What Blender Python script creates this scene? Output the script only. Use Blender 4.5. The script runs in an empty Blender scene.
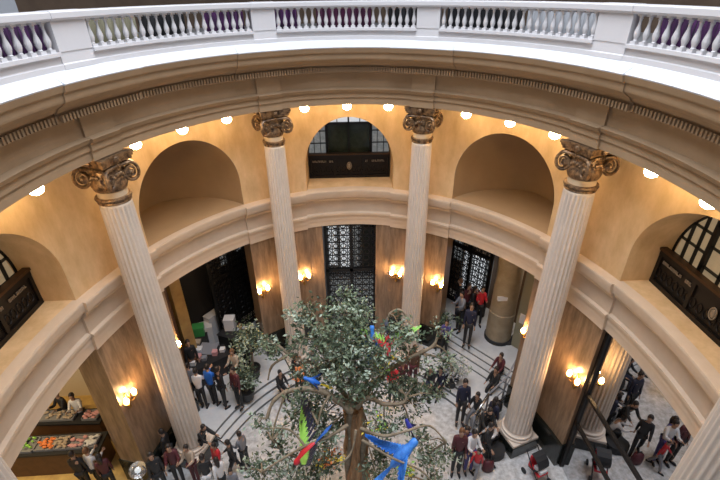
import bpy, math, random
from mathutils import Vector, Matrix
random.seed(7)
S, EL, Z0 = 5.0, 1.2061, 1.745          # metres per unit, the oval's stretch, ground level
PHI = (22.86, 67.24, 109.2)             # angles of the columns
col = bpy.context.scene.collection
rad, cos, sin, pi = math.radians, math.cos, math.sin, math.pi

def U(phi, R, z):
    a = rad(phi)
    return Vector((R*sin(a)*S, R*cos(a)*EL*S, (z+Z0)*S))
def X(x, y, z): return Vector((x*S, y*S, (z+Z0)*S))
def nrm(phi):                            # outward normal of the oval at phi
    a = rad(phi); v = Vector((sin(a), cos(a)/EL, 0)); v.normalize(); return v
def tan_(phi):
    n = nrm(phi); return Vector((n.y, -n.x, 0))

# ------------------------------------------------------------------ camera
FPX = 436.22
cam_d = bpy.data.cameras.new('camera'); cam = bpy.data.objects.new('camera', cam_d); col.objects.link(cam)
cam_d.sensor_width = 36; cam_d.lens = FPX/720*36; cam_d.clip_start = .02; cam_d.clip_end = 200
p_, yw, rl = rad(30.1276), rad(2.3269), rad(-0.6114)
CF = Vector((sin(yw)*cos(p_), cos(yw)*cos(p_), -sin(p_)))
r0 = Vector((cos(yw), -sin(yw), 0)); u0 = r0.cross(CF)
CR = cos(rl)*r0 + sin(rl)*u0; CU = -sin(rl)*r0 + cos(rl)*u0
CP = Vector((-.0301*S, -1.0854*S, (.5035+Z0)*S))
cam.matrix_world = Matrix(((CR.x, CU.x, -CF.x, CP.x), (CR.y, CU.y, -CF.y, CP.y), (CR.z, CU.z, -CF.z, CP.z), (0, 0, 0, 1)))
bpy.context.scene.camera = cam
def ray(px, py): return CR*((px-360)/FPX) - CU*((py-240)/FPX) + CF
def at_z(px, py, z):                     # point of the place at a height (units)
    d = ray(px, py); return CP + d*(((z+Z0)*S - CP.z)/d.z)
def at_y(px, py, y):                     # point of the place at a depth (units)
    d = ray(px, py); return CP + d*((y*S - CP.y)/d.y)
def to_px(P):
    v = P-CP; z = v.dot(CF); return (360+FPX*v.dot(CR)/z, 240-FPX*v.dot(CU)/z)

# ------------------------------------------------------------------ materials
def mat(name, c, rough=.6, metal=0., noise=None, emit=None, bump=None, spec=.5, trans=0., streak=None):
    m = bpy.data.materials.new(name); m.use_nodes = True
    nt = m.node_tree; b = nt.nodes['Principled BSDF']; L = nt.links.new
    b.inputs['Base Color'].default_value = (*c, 1); b.inputs['Roughness'].default_value = rough
    b.inputs['Metallic'].default_value = metal; b.inputs['Specular IOR Level'].default_value = spec
    if trans: b.inputs['Transmission Weight'].default_value = trans
    if emit: b.inputs['Emission Color'].default_value = (*emit[0], 1); b.inputs['Emission Strength'].default_value = emit[1]
    if noise or bump:
        tc = nt.nodes.new('ShaderNodeTexCoord')
        mp = nt.nodes.new('ShaderNodeMapping'); L(tc.outputs['Object'], mp.inputs[0])
        if streak: mp.inputs['Scale'].default_value = streak
    if noise:                                # (second colour, scale, amount [, detail])
        n = nt.nodes.new('ShaderNodeTexNoise'); n.inputs['Scale'].default_value = noise[1]; n.inputs['Detail'].default_value = 6
        n.inputs['Roughness'].default_value = .65
        r = nt.nodes.new('ShaderNodeValToRGB'); L(mp.outputs[0], n.inputs['Vector']); L(n.outputs[0], r.inputs[0])
        r.color_ramp.elements[0].position = .5-noise[2]; r.color_ramp.elements[1].position = .5+noise[2]
        r.color_ramp.elements[0].color = (*noise[0], 1); r.color_ramp.elements[1].color = (*c, 1)
        L(r.outputs[0], b.inputs['Base Color'])
    if bump:
        n2 = nt.nodes.new('ShaderNodeTexNoise'); n2.inputs['Scale'].default_value = bump[0]; L(mp.outputs[0], n2.inputs['Vector'])
        bp = nt.nodes.new('ShaderNodeBump'); bp.inputs['Strength'].default_value = bump[1]; L(n2.outputs[0], bp.inputs['Height'])
        L(bp.outputs[0], b.inputs['Normal'])
    return m
M = dict(
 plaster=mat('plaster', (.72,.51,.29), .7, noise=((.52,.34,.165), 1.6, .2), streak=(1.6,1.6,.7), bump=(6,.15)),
 apse_shaded=mat('apse_shaded', (.40,.265,.14), .7, noise=((.34,.22,.115), 1.0, .2)),  # wall plaster made browner: the shade inside the niches is in the colour
 stone=mat('stone', (.60,.475,.36), .6, noise=((.53,.41,.30), 2.2, .2)),
 ringstone=mat('ringstone', (.38,.262,.158), .65, noise=((.31,.21,.122), 1.5, .2)),  # darkened: the ring's shadow under overhead daylight is in the colour
 column=mat('column', (.69,.59,.50), .5, noise=((.62,.52,.43), 3, .2)),
 marble=mat('marble', (.32,.21,.13), .3, noise=((.13,.08,.045), 3.4, .17), streak=(2.4,2.4,.35)),
 darkbase=mat('darkbase', (.012,.014,.012), .2),
 white=mat('white', (.58,.565,.57), .5),
 ledge=mat('ledge', (.60,.615,.65), .5),
 floor=mat('floor', (.62,.62,.62), .22, noise=((.38,.37,.36), 7, .13)),
 step=mat('step', (.60,.60,.60), .3, noise=((.5,.5,.5), 4, .2)),
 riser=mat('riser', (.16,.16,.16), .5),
 gilt=mat('gilt', (.34,.21,.11), .42, .5, noise=((.055,.032,.022), 11, .13)),
 neck=mat('neck', (.55,.42,.28), .5),
 bronze=mat('bronze', (.010,.007,.006), .45, .4),
 bronzerail=mat('bronzerail', (.10,.055,.03), .35, .8),
 iron=mat('iron', (.008,.008,.009), .45, .3),
 gold=mat('gold', (.75,.5,.18), .25, 1.0),
 brass=mat('brass', (.35,.2,.06), .35, .9),
 letter=mat('letter', (.30,.24,.18), .5, .3),
 globe=mat('globe', (1,1,1), .4, emit=((1,.74,.40), 52)),
 flame=mat('flame', (1,1,1), .4, emit=((1,.62,.27), 125)),
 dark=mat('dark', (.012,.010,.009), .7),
 brownwall=mat('brownwall', (.16,.095,.05), .6, noise=((.10,.055,.03), 2, .2)),
 cream=mat('cream', (.66,.56,.42), .7),
 yellow=mat('yellow', (.70,.48,.16), .6, noise=((.45,.28,.10), 3, .2)),
 mirror=mat('mirror', (.56,.56,.57), .015, 1.0),
 glassdark=mat('glassdark', (.045,.06,.05), .12, noise=((.02,.028,.024), 4, .2)),
 glasstan=mat('glasstan', (.40,.31,.20), .35, emit=((.42,.31,.18), .45), noise=((.24,.18,.12), 2, .2)),
 glasslit=mat('glasslit', (.26,.27,.26), .4, emit=((.75,.8,.82), .14), noise=((.08,.09,.08), 5, .12)),
 glassday=mat('glassday', (.5,.5,.48), .4, emit=((.8,.85,.9), .6)),
 purple=mat('purple', (.085,.017,.10), .7, noise=((.008,.004,.015), 7, .12), streak=(3,3,.4)),
 plum=mat('plum', (.09,.01,.05), .7, noise=((.015,.005,.015), 6, .2)),
 black=mat('black', (.012,.012,.014), .6),
 greyp=mat('greyp', (.42,.43,.45), .6),
 olive=mat('olive', (.26,.24,.16), .6),
 gallery=mat('gallery', (.26,.18,.12), .7, noise=((.18,.12,.08), 2, .2)),
 steel=mat('steel', (.55,.55,.56), .25, 1.0),
)

# ------------------------------------------------------------------ mesh builder
class MB:
    def __init__(s): s.v, s.f, s.m = [], [], []
    def add(s, vs, fs, mi=0):
        o = len(s.v); s.v += [tuple(v) for v in vs]; s.f += [tuple(i+o for i in f) for f in fs]; s.m += [mi]*len(fs); return s
    def box(s, c, size, ax=None, mi=0):     # centre, full sizes, axes (x,y,z vectors)
        c = Vector(c); a = ax or (Vector((1,0,0)), Vector((0,1,0)), Vector((0,0,1)))
        vs = [c + a[0]*(i*size[0]/2) + a[1]*(j*size[1]/2) + a[2]*(k*size[2]/2) for i in (-1,1) for j in (-1,1) for k in (-1,1)]
        return s.add(vs, [(0,1,3,2),(4,6,7,5),(0,4,5,1),(2,3,7,6),(0,2,6,4),(1,5,7,3)], mi)
    def tube(s, pts, r, n=8, cap=True, mi=0):
        pts = [Vector(p) for p in pts]; rs = r if isinstance(r, (list, tuple)) else [r]*len(pts)
        vs, fs = [], []; up = None
        for i, p in enumerate(pts):
            d = (pts[min(i+1, len(pts)-1)] - pts[max(i-1, 0)]); d = d.normalized() if d.length > 1e-9 else Vector((0,0,1))
            if up is None: up = d.orthogonal().normalized()
            up = (up - d*up.dot(d)); up = up.normalized() if up.length > 1e-6 else d.orthogonal().normalized()
            w = d.cross(up)
            vs += [p + (up*cos(2*pi*k/n) + w*sin(2*pi*k/n))*rs[i] for k in range(n)]
        for i in range(len(pts)-1):
            fs += [(i*n+k, i*n+(k+1)%n, (i+1)*n+(k+1)%n, (i+1)*n+k) for k in range(n)]
        if cap: fs += [tuple(range(n))[::-1], tuple((len(pts)-1)*n+k for k in range(n))]
        return s.add(vs, fs, mi)
    def lathe(s, prof, c=(0,0,0), n=24, fr=None, ax=None, mi=0, sq=None):
        c = Vector(c); a = ax or (Vector((1,0,0)), Vector((0,1,0)), Vector((0,0,1))); vs, fs = [], []
        for j, (r, z) in enumerate(prof):
            for k in range(n):
                t = 2*pi*k/n; rr = r if fr is None else r*fr(t, j)
                vs.append(c + a[0]*(rr*cos(t)) + a[1]*(rr*sin(t)) + a[2]*z)
        for j in range(len(prof)-1):
            fs += [(j*n+k, j*n+(k+1)%n, (j+1)*n+(k+1)%n, (j+1)*n+k) for k in range(n)]
        fs += [tuple(range(n))[::-1], tuple((len(prof)-1)*n+k for k in range(n))]
        return s.add(vs, fs, mi)
    def ball(s, c, r, n=10, sc=(1,1,1), ax=None, mi=0):
        prof = [(max(1e-4, r*sin(pi*i/n))*1.0, -r*cos(pi*i/n)) for i in range(n+1)]
        c = Vector(c); a = ax or (Vector((1,0,0)), Vector((0,1,0)), Vector((0,0,1)))
        a = (a[0]*sc[0], a[1]*sc[1], a[2]*sc[2])
        return s.lathe(prof, c, max(6, n), ax=a, mi=mi)
    def sweep(s, p0, p1, prof, step=1.5, closed=True, mi=0, fn=None):   # prof: [(R, z)] round the oval
        n = max(1, int(abs(p1-p0)/step+.5)); m = len(prof); vs, fs = [], []
        for i in range(n+1):
            ph = p0 + (p1-p0)*i/n
            vs += [(fn or U)(ph, R, z) for R, z in prof]
        for i in range(n):
            for j in range(m if closed else m-1):
                k = (j+1) % m; fs.append((i*m+j, i*m+k, (i+1)*m+k, (i+1)*m+j))
        if closed: fs += [tuple(range(m)), tuple(n*m+k for k in range(m))[::-1]]
        return s.add(vs, fs, mi)
    def prism(s, poly, d, mi=0):            # polygon of points extruded by vector d
        n = len(poly); vs = [Vector(p) for p in poly] + [Vector(p)+d for p in poly]
        return s.add(vs, [tuple(range(n)), tuple(range(n, 2*n))[::-1]] + [(i, (i+1) % n, n+(i+1) % n, n+i) for i in range(n)], mi)
    def build(s, name, m, parent=None, smooth=False, org=None):
        me = bpy.data.meshes.new(name)
        o = bpy.data.objects.new(name, me)
        vs = s.v
        if org is not None:
            og = Vector(org); vs = [tuple(Vector(v)-og) for v in s.v]; o.location = og
        me.from_pydata(vs, [], s.f)
        for mm in (m if isinstance(m, (list, tuple)) else [m]): me.materials.append(M[mm] if isinstance(mm, str) else mm)
        if any(s.m): me.polygons.foreach_set('material_index', s.m)
        if smooth:
            me.polygons.foreach_set('use_smooth', [True]*len(me.polygons))
            if smooth is not True: me.set_sharp_from_angle(angle=rad(smooth))
        me.update(); col.objects.link(o)
        if parent is not None: o.parent = parent; 
        return o
def tag(o, label=None, cat=None, group=None, kind=None):
    for k, v in (('label', label), ('category', cat), ('group', group), ('kind', kind)):
        if v: o[k] = v
    return o
def empty(name, loc, label, cat, group=None, rz=0, kind=None):
    o = bpy.data.objects.new(name, None); o.location = loc; o.rotation_euler = (0,0,rz); o.empty_display_size = .1
    col.objects.link(o); return tag(o, label, cat, group, kind)
def struct(mb, name, m, smooth=False, **k): return tag(mb.build(name, m, smooth=smooth), kind='structure', **k)
def copy_tree(o, parent=None):
    c = o.copy(); col.objects.link(c); c.parent = parent
    for ch in o.children: copy_tree(ch, c)
    return c

ZF, ZM, ZU = -1.745, -1.67, -1.59       # ground, middle and upper floor levels

# ================================================================== RING ENTABLATURE
AE = 150
def bays(e0=13.4, e1=31.9, f0=58.1, f1=77., g0=103.):
    return [(-g0,-f1),(-f1,-f0),(-f0,-e1),(-e1,-e0),(-e0,e0),(e0,e1),(e1,f0),(f0,f1),(f1,g0)]
b = MB()
low = [(.93,0),(.93,.034),(.924,.036),(.924,.060),(.914,.064),(.906,.078),(.936,.082),(.936,.150),(1.09,.150),(1.09,0)]
cuts = [-AE] + [s*c+d for s, c, d in [(-1,PHI[2],-3.4),(-1,PHI[2],3.4),(-1,PHI[1],-3.4),(-1,PHI[1],3.4),(-1,PHI[0],-3.4),(-1,PHI[0],3.4),(1,PHI[0],-3.4),(1,PHI[0],3.4),(1,PHI[1],-3.4),(1,PHI[1],3.4),(1,PHI[2],-3.4),(1,PHI[2],3.4)]] + [AE]
for i in range(len(cuts)-1):
    off = -.010 if i % 2 else 0
    b.sweep(cuts[i], cuts[i+1], [(R+(off if R < 1 else 0), z) for R, z in low], 2)
struct(b, 'trim_1', 'ringstone')
b = MB()
edges = [-AE,-121,-PHI[2]+9.3,-PHI[1]-9.3,-PHI[1]+9.3,-PHI[0]-9.3,-PHI[0]+9.3,PHI[0]-9.3,PHI[0]+9.3,PHI[1]-9.3,PHI[1]+9.3,PHI[2]-9.3,121,AE]
edges = [-AE,-118.5,-100,-76.5,-58,-32.1,-13.5,13.5,32.1,58,76.5,100,118.5,AE]
for i in range(len(edges)-1):
    off = -.006 if i % 2 else 0
    b.sweep(edges[i], edges[i+1], [(.925+off,.150),(.905+off,.156),(.905+off,.186),(.893+off,.190),(.882+off,.203),(.868+off,.210),(.850+off,.222),(.848+off,.228),(.846+off,.246),(.838+off,.252),(.832+off,.270),(1.09,.270),(1.09,.150)], 2)
struct(b, 'trim_2', 'ringstone')
b = MB()                                 # dentils
for k in range(int(2*118/.78)):
    ph = -118 + k*.78; n, t = nrm(ph), tan_(ph)
    off = -.012 if any(abs(abs(ph)-c) < 9.3 for c in PHI) else 0
    b.box(U(ph, .899+off, .171), (.038, .06, .105), (t, n, Vector((0,0,1))))
struct(b, 'trim_3', 'ringstone')
b = MB()                                 # sloping cornice top, its daylit white put into the colour, and the gallery floor
for i in range(len(edges)-1):
    off = -.006 if i % 2 else 0
    b.sweep(edges[i], edges[i+1], [(.832+off,.270),(.830+off,.274),(.872,.300),(.872,.262),(.85,.262)], 2)
struct(b, 'trim_4', 'ledge')
b = MB().sweep(-AE, AE, [(.90,.276),(.90,.300),(1.75,.300),(1.75,.276)], 3)
struct(b, 'floor_gallery', 'greyp')
struct(MB().sweep(-AE, AE, [(1.085,.0),(1.085,.03),(1.30,.03),(1.30,.0)], 3), 'ceiling_ambulatory', 'plaster')

# ------------------------------------------------------------------ balustrade
ped = [(-PHI[2]-3.3,-PHI[2]+3.3),(-72.8,-65.9),(-26.2,-19.7),(20.6,27.0),(65.9,73.0),(PHI[2]-3.3,PHI[2]+3.3)]
def baluster_mb():
    b = MB(); h = .080*S
    b.box((0,0,.02), (.095,.095,.04)); b.box((0,0,h-.015), (.085,.085,.03))
    pr = [(.026,.04),(.036,.048),(.026,.062),(.034,.085),(.0470,.125),(.0475,.155),(.038,.20),(.024,.25),(.0185,.30),(.022,.335),(.030,.345),(.026,.36),(.034,.372),(.034,h-.03)]
    b.lathe(pr, n=10); return b
bal0 = None
sec_names = ['white stone balustrade section with purple drapes behind it, over the outer left bay',
 'white stone balustrade section above the left blank niche, with grey and black seen between balusters',
 'white stone balustrade section straight above the arched centre window',
 'white stone balustrade section above the right blank niche',
 'white stone balustrade section with purple behind it, over the outer right bay']
spans = [(-PHI[2]+3.3,-72.8),(-65.9,-26.2),(-19.7,20.6),(27.0,65.9),(73.0,PHI[2]-3.3)]
for si, (a0, a1) in enumerate(spans):
    root = empty('balustrade_section', U((a0+a1)/2, .88, .30), sec_names[si], 'balustrade', 'balustrade sections between the pedestals', kind='thing')
    def pc(mb, name, m='white', **k):
        o = mb.build(name, m, root, org=root.location, **k); o.location = (0,0,0); return o
    pc(MB().sweep(a0, a1, [(.872,.300),(.872,.314),(.877,.317),(.877,.336),(.866,.338),(.866,.348),(.906,.348),(.906,.300)], 2), 'plinth')
    pc(MB().sweep(a0, a1, [(.872,.428),(.868,.433),(.862,.435),(.862,.449),(.868,.453),(.904,.453),(.910,.447),(.910,.436),(.900,.428)], 2), 'rail')
    n = round(abs(a1-a0)/1.88)
    for k in range(n):
        ph = a0 + (a1-a0)*(k+.5)/n
        P = U(ph, .887, .348)
        if bal0 is None: o = bal0 = baluster_mb().build('baluster', 'white', root, smooth=35)
        else: o = bal0.copy(); col.objects.link(o); o.parent = root
        o.location = P - root.location; o.rotation_euler = (0,0,-math.atan2(nrm(ph).x, nrm(ph).y))
pl = ['outermost left, cut by the frame', 'above the left column beside the outer left bay', 'above the column left of the centre window', 'above the column right of the centre window', 'above the right column with the broad base', 'outermost right, cut by the frame']
for i, (a0, a1) in enumerate(ped):
    root = empty('balustrade_pedestal', U((a0+a1)/2, .88, .30), 'plain white balustrade pedestal '+pl[i], 'pedestal', 'pedestals of the gallery balustrade')
    for nm, pr in (('plinth', [(.870,.300),(.870,.314),(.874,.317),(.874,.348),(.910,.348),(.910,.300)]), ('die', [(.872,.348),(.872,.428),(.907,.428),(.907,.348)]),
                   ('cap', [(.870,.428),(.866,.433),(.860,.435),(.860,.449),(.866,.454),(.910,.454),(.914,.447),(.914,.436)])):
        o = MB().sweep(a0, a1, pr, 1.2).build(nm, 'white', root, org=root.location); o.location = (0,0,0)

# things standing in the gallery behind the balustrade
def screen(a0, a1, R, z1, m, name, label, cat, wav=.006):
    b = MB(); n = max(4, int(abs(a1-a0)/.5)); vs, fs = [], []
    for i in range(n+1):
        ph = a0+(a1-a0)*i/n; r = R + wav*sin(i*1.9)
        vs += [U(ph, r, .3), U(ph, r, z1), U(ph, r+.012, z1), U(ph, r+.012, .3)]
    for i in range(n): fs += [(i*4+j, i*4+(j+1) % 4, (i+1)*4+(j+1) % 4, (i+1)*4+j) for j in range(4)]
    fs += [(0,1,2,3), (n*4+3,n*4+2,n*4+1,n*4)]
    b.add(vs, fs); return tag(b.build(name, m), label, cat)
for a0, a1, m, nm, lb, ct in [
 (-88,-70,'purple','purple_cloth','purple cloth screen behind the outer left balusters','cloth'),
 (-36.5,-26.8,'purple','purple_cloth','purple cloth screen left of the pedestal above the centre left column','cloth'),
 (-19.3,-12.8,'purple','purple_cloth','bright purple cloth screen behind the first centre balusters','cloth'),
 (-7.5,7.3,'plum','dark_cloth','dark plum cloth screen behind the middle of the centre balusters','cloth'),
 (12,19.4,'black','black_panel','black display panel behind the right end of the centre balusters','panel'),
 (-51,-41,'black','black_panel','black display panel behind the balusters over the left niche','panel'),
 (-65,-52,'olive','olive_panel','olive grey display panel behind the balusters over the left niche','panel'),
 (27.5,46,'black','black_panel','black display panel behind the balusters over the right niche','panel'),
 (47,64.5,'greyp','grey_panel','pale grey display panel behind the balusters over the right niche','panel'),
 (74,92,'purple','purple_cloth','purple cloth screen behind the outer right balusters','cloth')]:
    screen(a0, a1, .975, .418, m, nm, lb, ct)
screen(-88,-62,1.35,.52,'greyp','display_case','long pale grey display case standing on the gallery, upper left','display case',0)
struct(MB().sweep(-AE, AE, [(1.75,.276),(1.75,1.7),(1.80,1.7),(1.80,.276)], 4), 'wall_gallery', 'gallery')
struct(MB().sweep(-180, 180, [(.80,1.62),(.80,1.72),(1.80,1.72),(1.80,1.66)], 5), 'ceiling_gallery', 'white')

# ================================================================== DRUM WALL (upper part with the arches)
ZS, HZ, HB = -.40, .285, 13.3           # springing, rise, half width in degrees
ZL = -.535                               # ledge level
BC = [-90, -45.1, 0.6, 45.1, 90]
def arch(d): return ZS + HZ*math.sqrt(max(0, 1-(d/HB)**2))
b = MB(); RW = 1.105
def wallcol(p0, p1, f0, f1): b.add([U(p0,RW,f0),U(p1,RW,f1),U(p1,RW,.02),U(p0,RW,.02)], [(0,1,2,3)])
pos = -125.
for c in BC + [None]:
    end = 125 if c is None else c-HB
    n = max(1, int((end-pos)/1.5))
    for i in range(n): wallcol(pos+(end-pos)*i/n, pos+(end-pos)*(i+1)/n, ZL-.01, ZL-.01)
    if c is None: break
    N = 40
    ds = [-HB*cos(pi*i/N) for i in range(N+1)]
    for i in range(N): wallcol(c+ds[i], c+ds[i+1], arch(ds[i]), arch(ds[i+1]))
    pos = c+HB
for c in (-90, .6, 90):                  # reveals of the three window arches
    D = .205 if abs(c) < 1 else .140
    n = nrm(c); O = U(c, RW, ZL)
    out = [(-HB, ZL), (-HB, (ZL+ZS)/2)] + [(d, arch(d)) for d in ds] + [(HB, (ZL+ZS)/2), (HB, ZL)]
    vs, fs = [], []
    for d, z in out:
        P = U(c+d, RW, z); Q = P + n*(D*S+.08 - (P-O).dot(n)); vs += [P, Q]
    m = len(out)
    fs = [(2*i, 2*i+1, 2*i+3, 2*i+2) for i in range(m-1)]
    b.add(vs, fs)
    fl = [U(c-HB+2*HB*i/12, RW+.012, ZL) for i in range(13)]
    b.add([v+Vector((0,0,.005)) for v in fl + [vs[-1], vs[1]]], [tuple(range(15))])
o = struct(b, 'wall_drum', 'plaster', smooth=30)
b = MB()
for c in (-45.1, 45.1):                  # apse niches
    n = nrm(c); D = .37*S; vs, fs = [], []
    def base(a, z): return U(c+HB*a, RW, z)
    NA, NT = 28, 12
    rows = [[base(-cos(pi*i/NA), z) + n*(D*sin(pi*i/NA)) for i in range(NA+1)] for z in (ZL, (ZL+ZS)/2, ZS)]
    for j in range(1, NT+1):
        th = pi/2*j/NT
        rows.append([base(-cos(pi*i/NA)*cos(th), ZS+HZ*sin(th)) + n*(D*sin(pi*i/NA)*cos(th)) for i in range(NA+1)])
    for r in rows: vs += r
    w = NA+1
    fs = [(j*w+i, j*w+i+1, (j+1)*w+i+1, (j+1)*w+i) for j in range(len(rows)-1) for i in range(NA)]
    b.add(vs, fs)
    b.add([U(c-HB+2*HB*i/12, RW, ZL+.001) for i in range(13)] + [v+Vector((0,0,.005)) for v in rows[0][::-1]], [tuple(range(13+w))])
o = struct(b, 'wall_niches', 'apse_shaded', smooth=30)

# lower entablature with the ledge
b = MB()
e2 = [-125,-121,-103,-77,-58.1,-31.9,-13.4,13.4,31.9,58.1,77,103,121,125]
for i in range(len(e2)-1):
    R0 = 1.092 if i % 2 else 1.106
    pr = [(R0,-.785),(R0,-.750),(R0-.003,-.748),(R0-.003,-.718),(R0-.010,-.714),(R0-.010,-.700),(R0+.006,-.696),(R0+.006,-.622),(R0-.002,-.612),(R0-.012,-.604),(R0-.016,-.596),(R0-.016,-.588),(R0-.030,-.580),(R0-.034,-.560),(R0-.036,-.542),(R0-.034,ZL),(1.13,ZL),(1.24,ZL-.02),(1.24,-.785)]
    b.sweep(e2[i], e2[i+1], pr, .9)
struct(b, 'trim_5', 'stone')

# piers between the openings
b, bd = MB(), MB()
for s in (-1, 1):
    for a0, a1, zf in ((13.4, 31.9, ZM), (58.1, 77, ZF), (103, 121, ZF)):
        b.sweep(s*a0, s*a1, [(1.100,zf+.1),(1.100,-.785),(1.24,-.785),(1.24,zf+.1)], 1.5)
        bd.sweep(s*a0-s*.2, s*a1+s*.2, [(1.088,zf-.02),(1.088,zf+.165),(1.094,zf+.172),(1.25,zf+.172),(1.25,zf-.02)], 1.5)
for s in (-1, 1):                        # flat pilasters beside the centre door
    b.sweep(s*8.75, s*13.4, [(1.112,ZM),(1.112,-.785),(1.20,-.785),(1.20,ZM)], 1.5)
struct(b, 'wall_piers', 'marble'); struct(bd, 'baseboard_piers', 'darkbase')

# ================================================================== COLUMNS
def column(phi, zf, label):
    RC = .985 if abs(phi) < 30 else .972 if abs(phi) < 100 else 1.02
    root = empty('fluted_column', U(phi, RC, zf), label, 'column', 'giant fluted columns of the rotunda', rz=-math.atan2(nrm(phi).x, nrm(phi).y), kind='thing')
    h = lambda z: (z-zf)*S               # local height; local +y points outward
    zb = ZF + .135                       # foot of the shaft
    rb, rt = (.0620*S, .0515*S) if abs(phi) < 30 else (.0700*S, .0580*S)
    pl = MB(); w = .176*S; t0 = h(zb-.055)
    pl.box((0,0,t0/2), (w, w, t0)); pl.build('plinth', 'darkbase', root)
    ba = MB(); w2 = .167*S
    ba.box((0,0,t0+.04), (w2, w2, .08))
    r = rb
    ba.lathe([(r*1.02,t0+.08),(r*1.24,t0+.085),(r*1.27,t0+.11),(r*1.24,t0+.14),(r*1.14,t0+.148),(r*1.11,t0+.165),(r*1.14,t0+.185),(r*1.18,t0+.195),(r*1.20,t0+.215),(r*1.17,t0+.235),(r*1.06,t0+.242),(r*1.03,t0+.262),(r*1.0,t0+.285)], n=48)
    ba.build('base', 'column', root, smooth=40)
    zt = -.186
    zs = [h(zb)-.02, h(zb)+.08, h(zb)+.14] + [h(zb)+.14 + (h(zt)-.24-h(zb))*i/9 for i in range(1, 9)] + [h(zt)-.12, h(zt)-.06, h(zt)]
    prof = []
    for i, z in enumerate(zs):
        u = (z-zs[0])/(zs[-1]-zs[0]); prof.append((rb + (rt-rb)*(u**1.5), z))
    n = 22*9
    def fl(t, j):
        if j in (0, 1, len(zs)-1, len(zs)-2): return 1.0 if j in (0, len(zs)-1) else .985
        k = (t/(2*pi)*22) % 1
        return 1 - (.0 if k < .18 or k > .82 else .11*sin(pi*(k-.18)/.64)**.6)
    MB().lathe(prof, n=n, fr=fl).build('shaft', 'column', root, smooth=True)
    cp = MB(); H0 = h(-.186)
    nk = MB().lathe([(rt*1.0,H0-.01),(rt*.98,H0+.10),(rt*.98,H0+.26),(rt*.95,H0+.30)], n=32); cap_root = None
    cp.lathe([(rt*1.0,H0-.01),(rt*1.10,H0+.0),(rt*1.12,H0+.02),(rt*1.06,H0+.045),(rt*1.06,H0+.055),(rt*1.17,H0+.07),(rt*1.21,H0+.10),(rt*1.17,H0+.13),(rt*1.0,H0+.14)], n=32)
    cp.lathe([(rt*.98,H0+.26),(rt*1.06,H0+.28),(rt*1.15,H0+.36),(rt*1.18,H0+.42),(rt*1.08,H0+.48),(rt*.9,H0+.80)], n=32, fr=lambda t, j: 1+.03*sin(t*16) if j in (2, 3) else 1)
    ab = .084*S                          # abacus with curved-in sides and cut corners
    poly = []
    for q in range(4):
        a = pi/2*q
        for i in range(-6, 7):
            u = i/6; x, y = u*ab*.93, ab*(.80+.20*u*u)
            if abs(i) == 6: y = ab*.93 + .0
            poly.append(Vector((x*cos(-a)-y*sin(-a), x*sin(-a)+y*cos(-a), 0)))
    for z, k, d in ((H0+.82, .94, .06), (H0+.88, 1.0, .05), (H0+.93, 1.05, .06)):
        cp.prism([Vector((p.x*k, p.y*k, z)) for p in poly], Vector((0,0,d)))
    for q in range(4):                   # paired scrolls at the corners
        a = pi/2*q; Ry = Matrix.Rotation(a, 3, 'Z')
        for sx in (-1, 1):
            e0 = Vector((sx*.92, .38, 0)).normalized()   # along the face, fanning out to the corner
            C = Vector((sx*ab*.66, ab*.80, H0+.54))
            pts, rs = [], []
            for i in range(34):
                t = i/33; an = pi*.5 + t*pi*3.6; rr = .150*(1-t)**.8+.018
                pts.append(Ry @ (C + e0*(sx*0+1)*(rr*cos(an)*-1) + Vector((0,0,rr*sin(an)*1.25)))); rs.append(.036*(1-t*.6))
            cp.tube([Ry @ Vector((0, ab*.74, H0+.76))] + [Ry @ (C + e0*(-.16) + Vector((0,0,.195)))] + pts, [.03,.036]+rs, 6)
            cp.ball(Ry @ C, .045, 6)
            cp.tube([Ry @ (C+Vector((0,-.02,0))), Ry @ (C*.62+Vector((0,0,C.z*.38)))], [.10,.06], 8)
        for i in range(-3, 4):           # flowers and leaves between the scrolls
            cp.ball(Ry @ Vector((i*.055, ab*.72-.01*abs(i), H0+.60-.022*abs(i)*abs(i)*.6)), .038+.01*(i % 2), 5)
        cp.ball(Ry @ Vector((0, ab*.82, H0+.90)), .075, 6)
    cp.box((0,0,H0+.62), (ab*1.1, ab*1.1, .42))
    for q_ in (cp, nk): q_.v = [(v[0]*.93, v[1]*.93, H0+(v[2]-H0)*.925) for v in q_.v]
    c = cp.build('capital', 'gilt', root, smooth=40)
    nk.build('neck', 'neck', c, smooth=True)
column(-22.25, ZM, 'tall fluted column with gilded capital just left of the arched centre window')
column(PHI[0], ZM, 'tall fluted column with gilded capital just right of the arched centre window')
column(-66.85, ZF, 'tall fluted column with gilded capital between the left niche and the shop bay')
column(PHI[1], ZF, 'tall fluted column with gilded capital whose base stands beside the wall mirror')
column(-PHI[2], ZF, 'fluted column cut by the lower left corner')
column(PHI[2], ZF, 'fluted column cut by the lower right corner')

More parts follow.
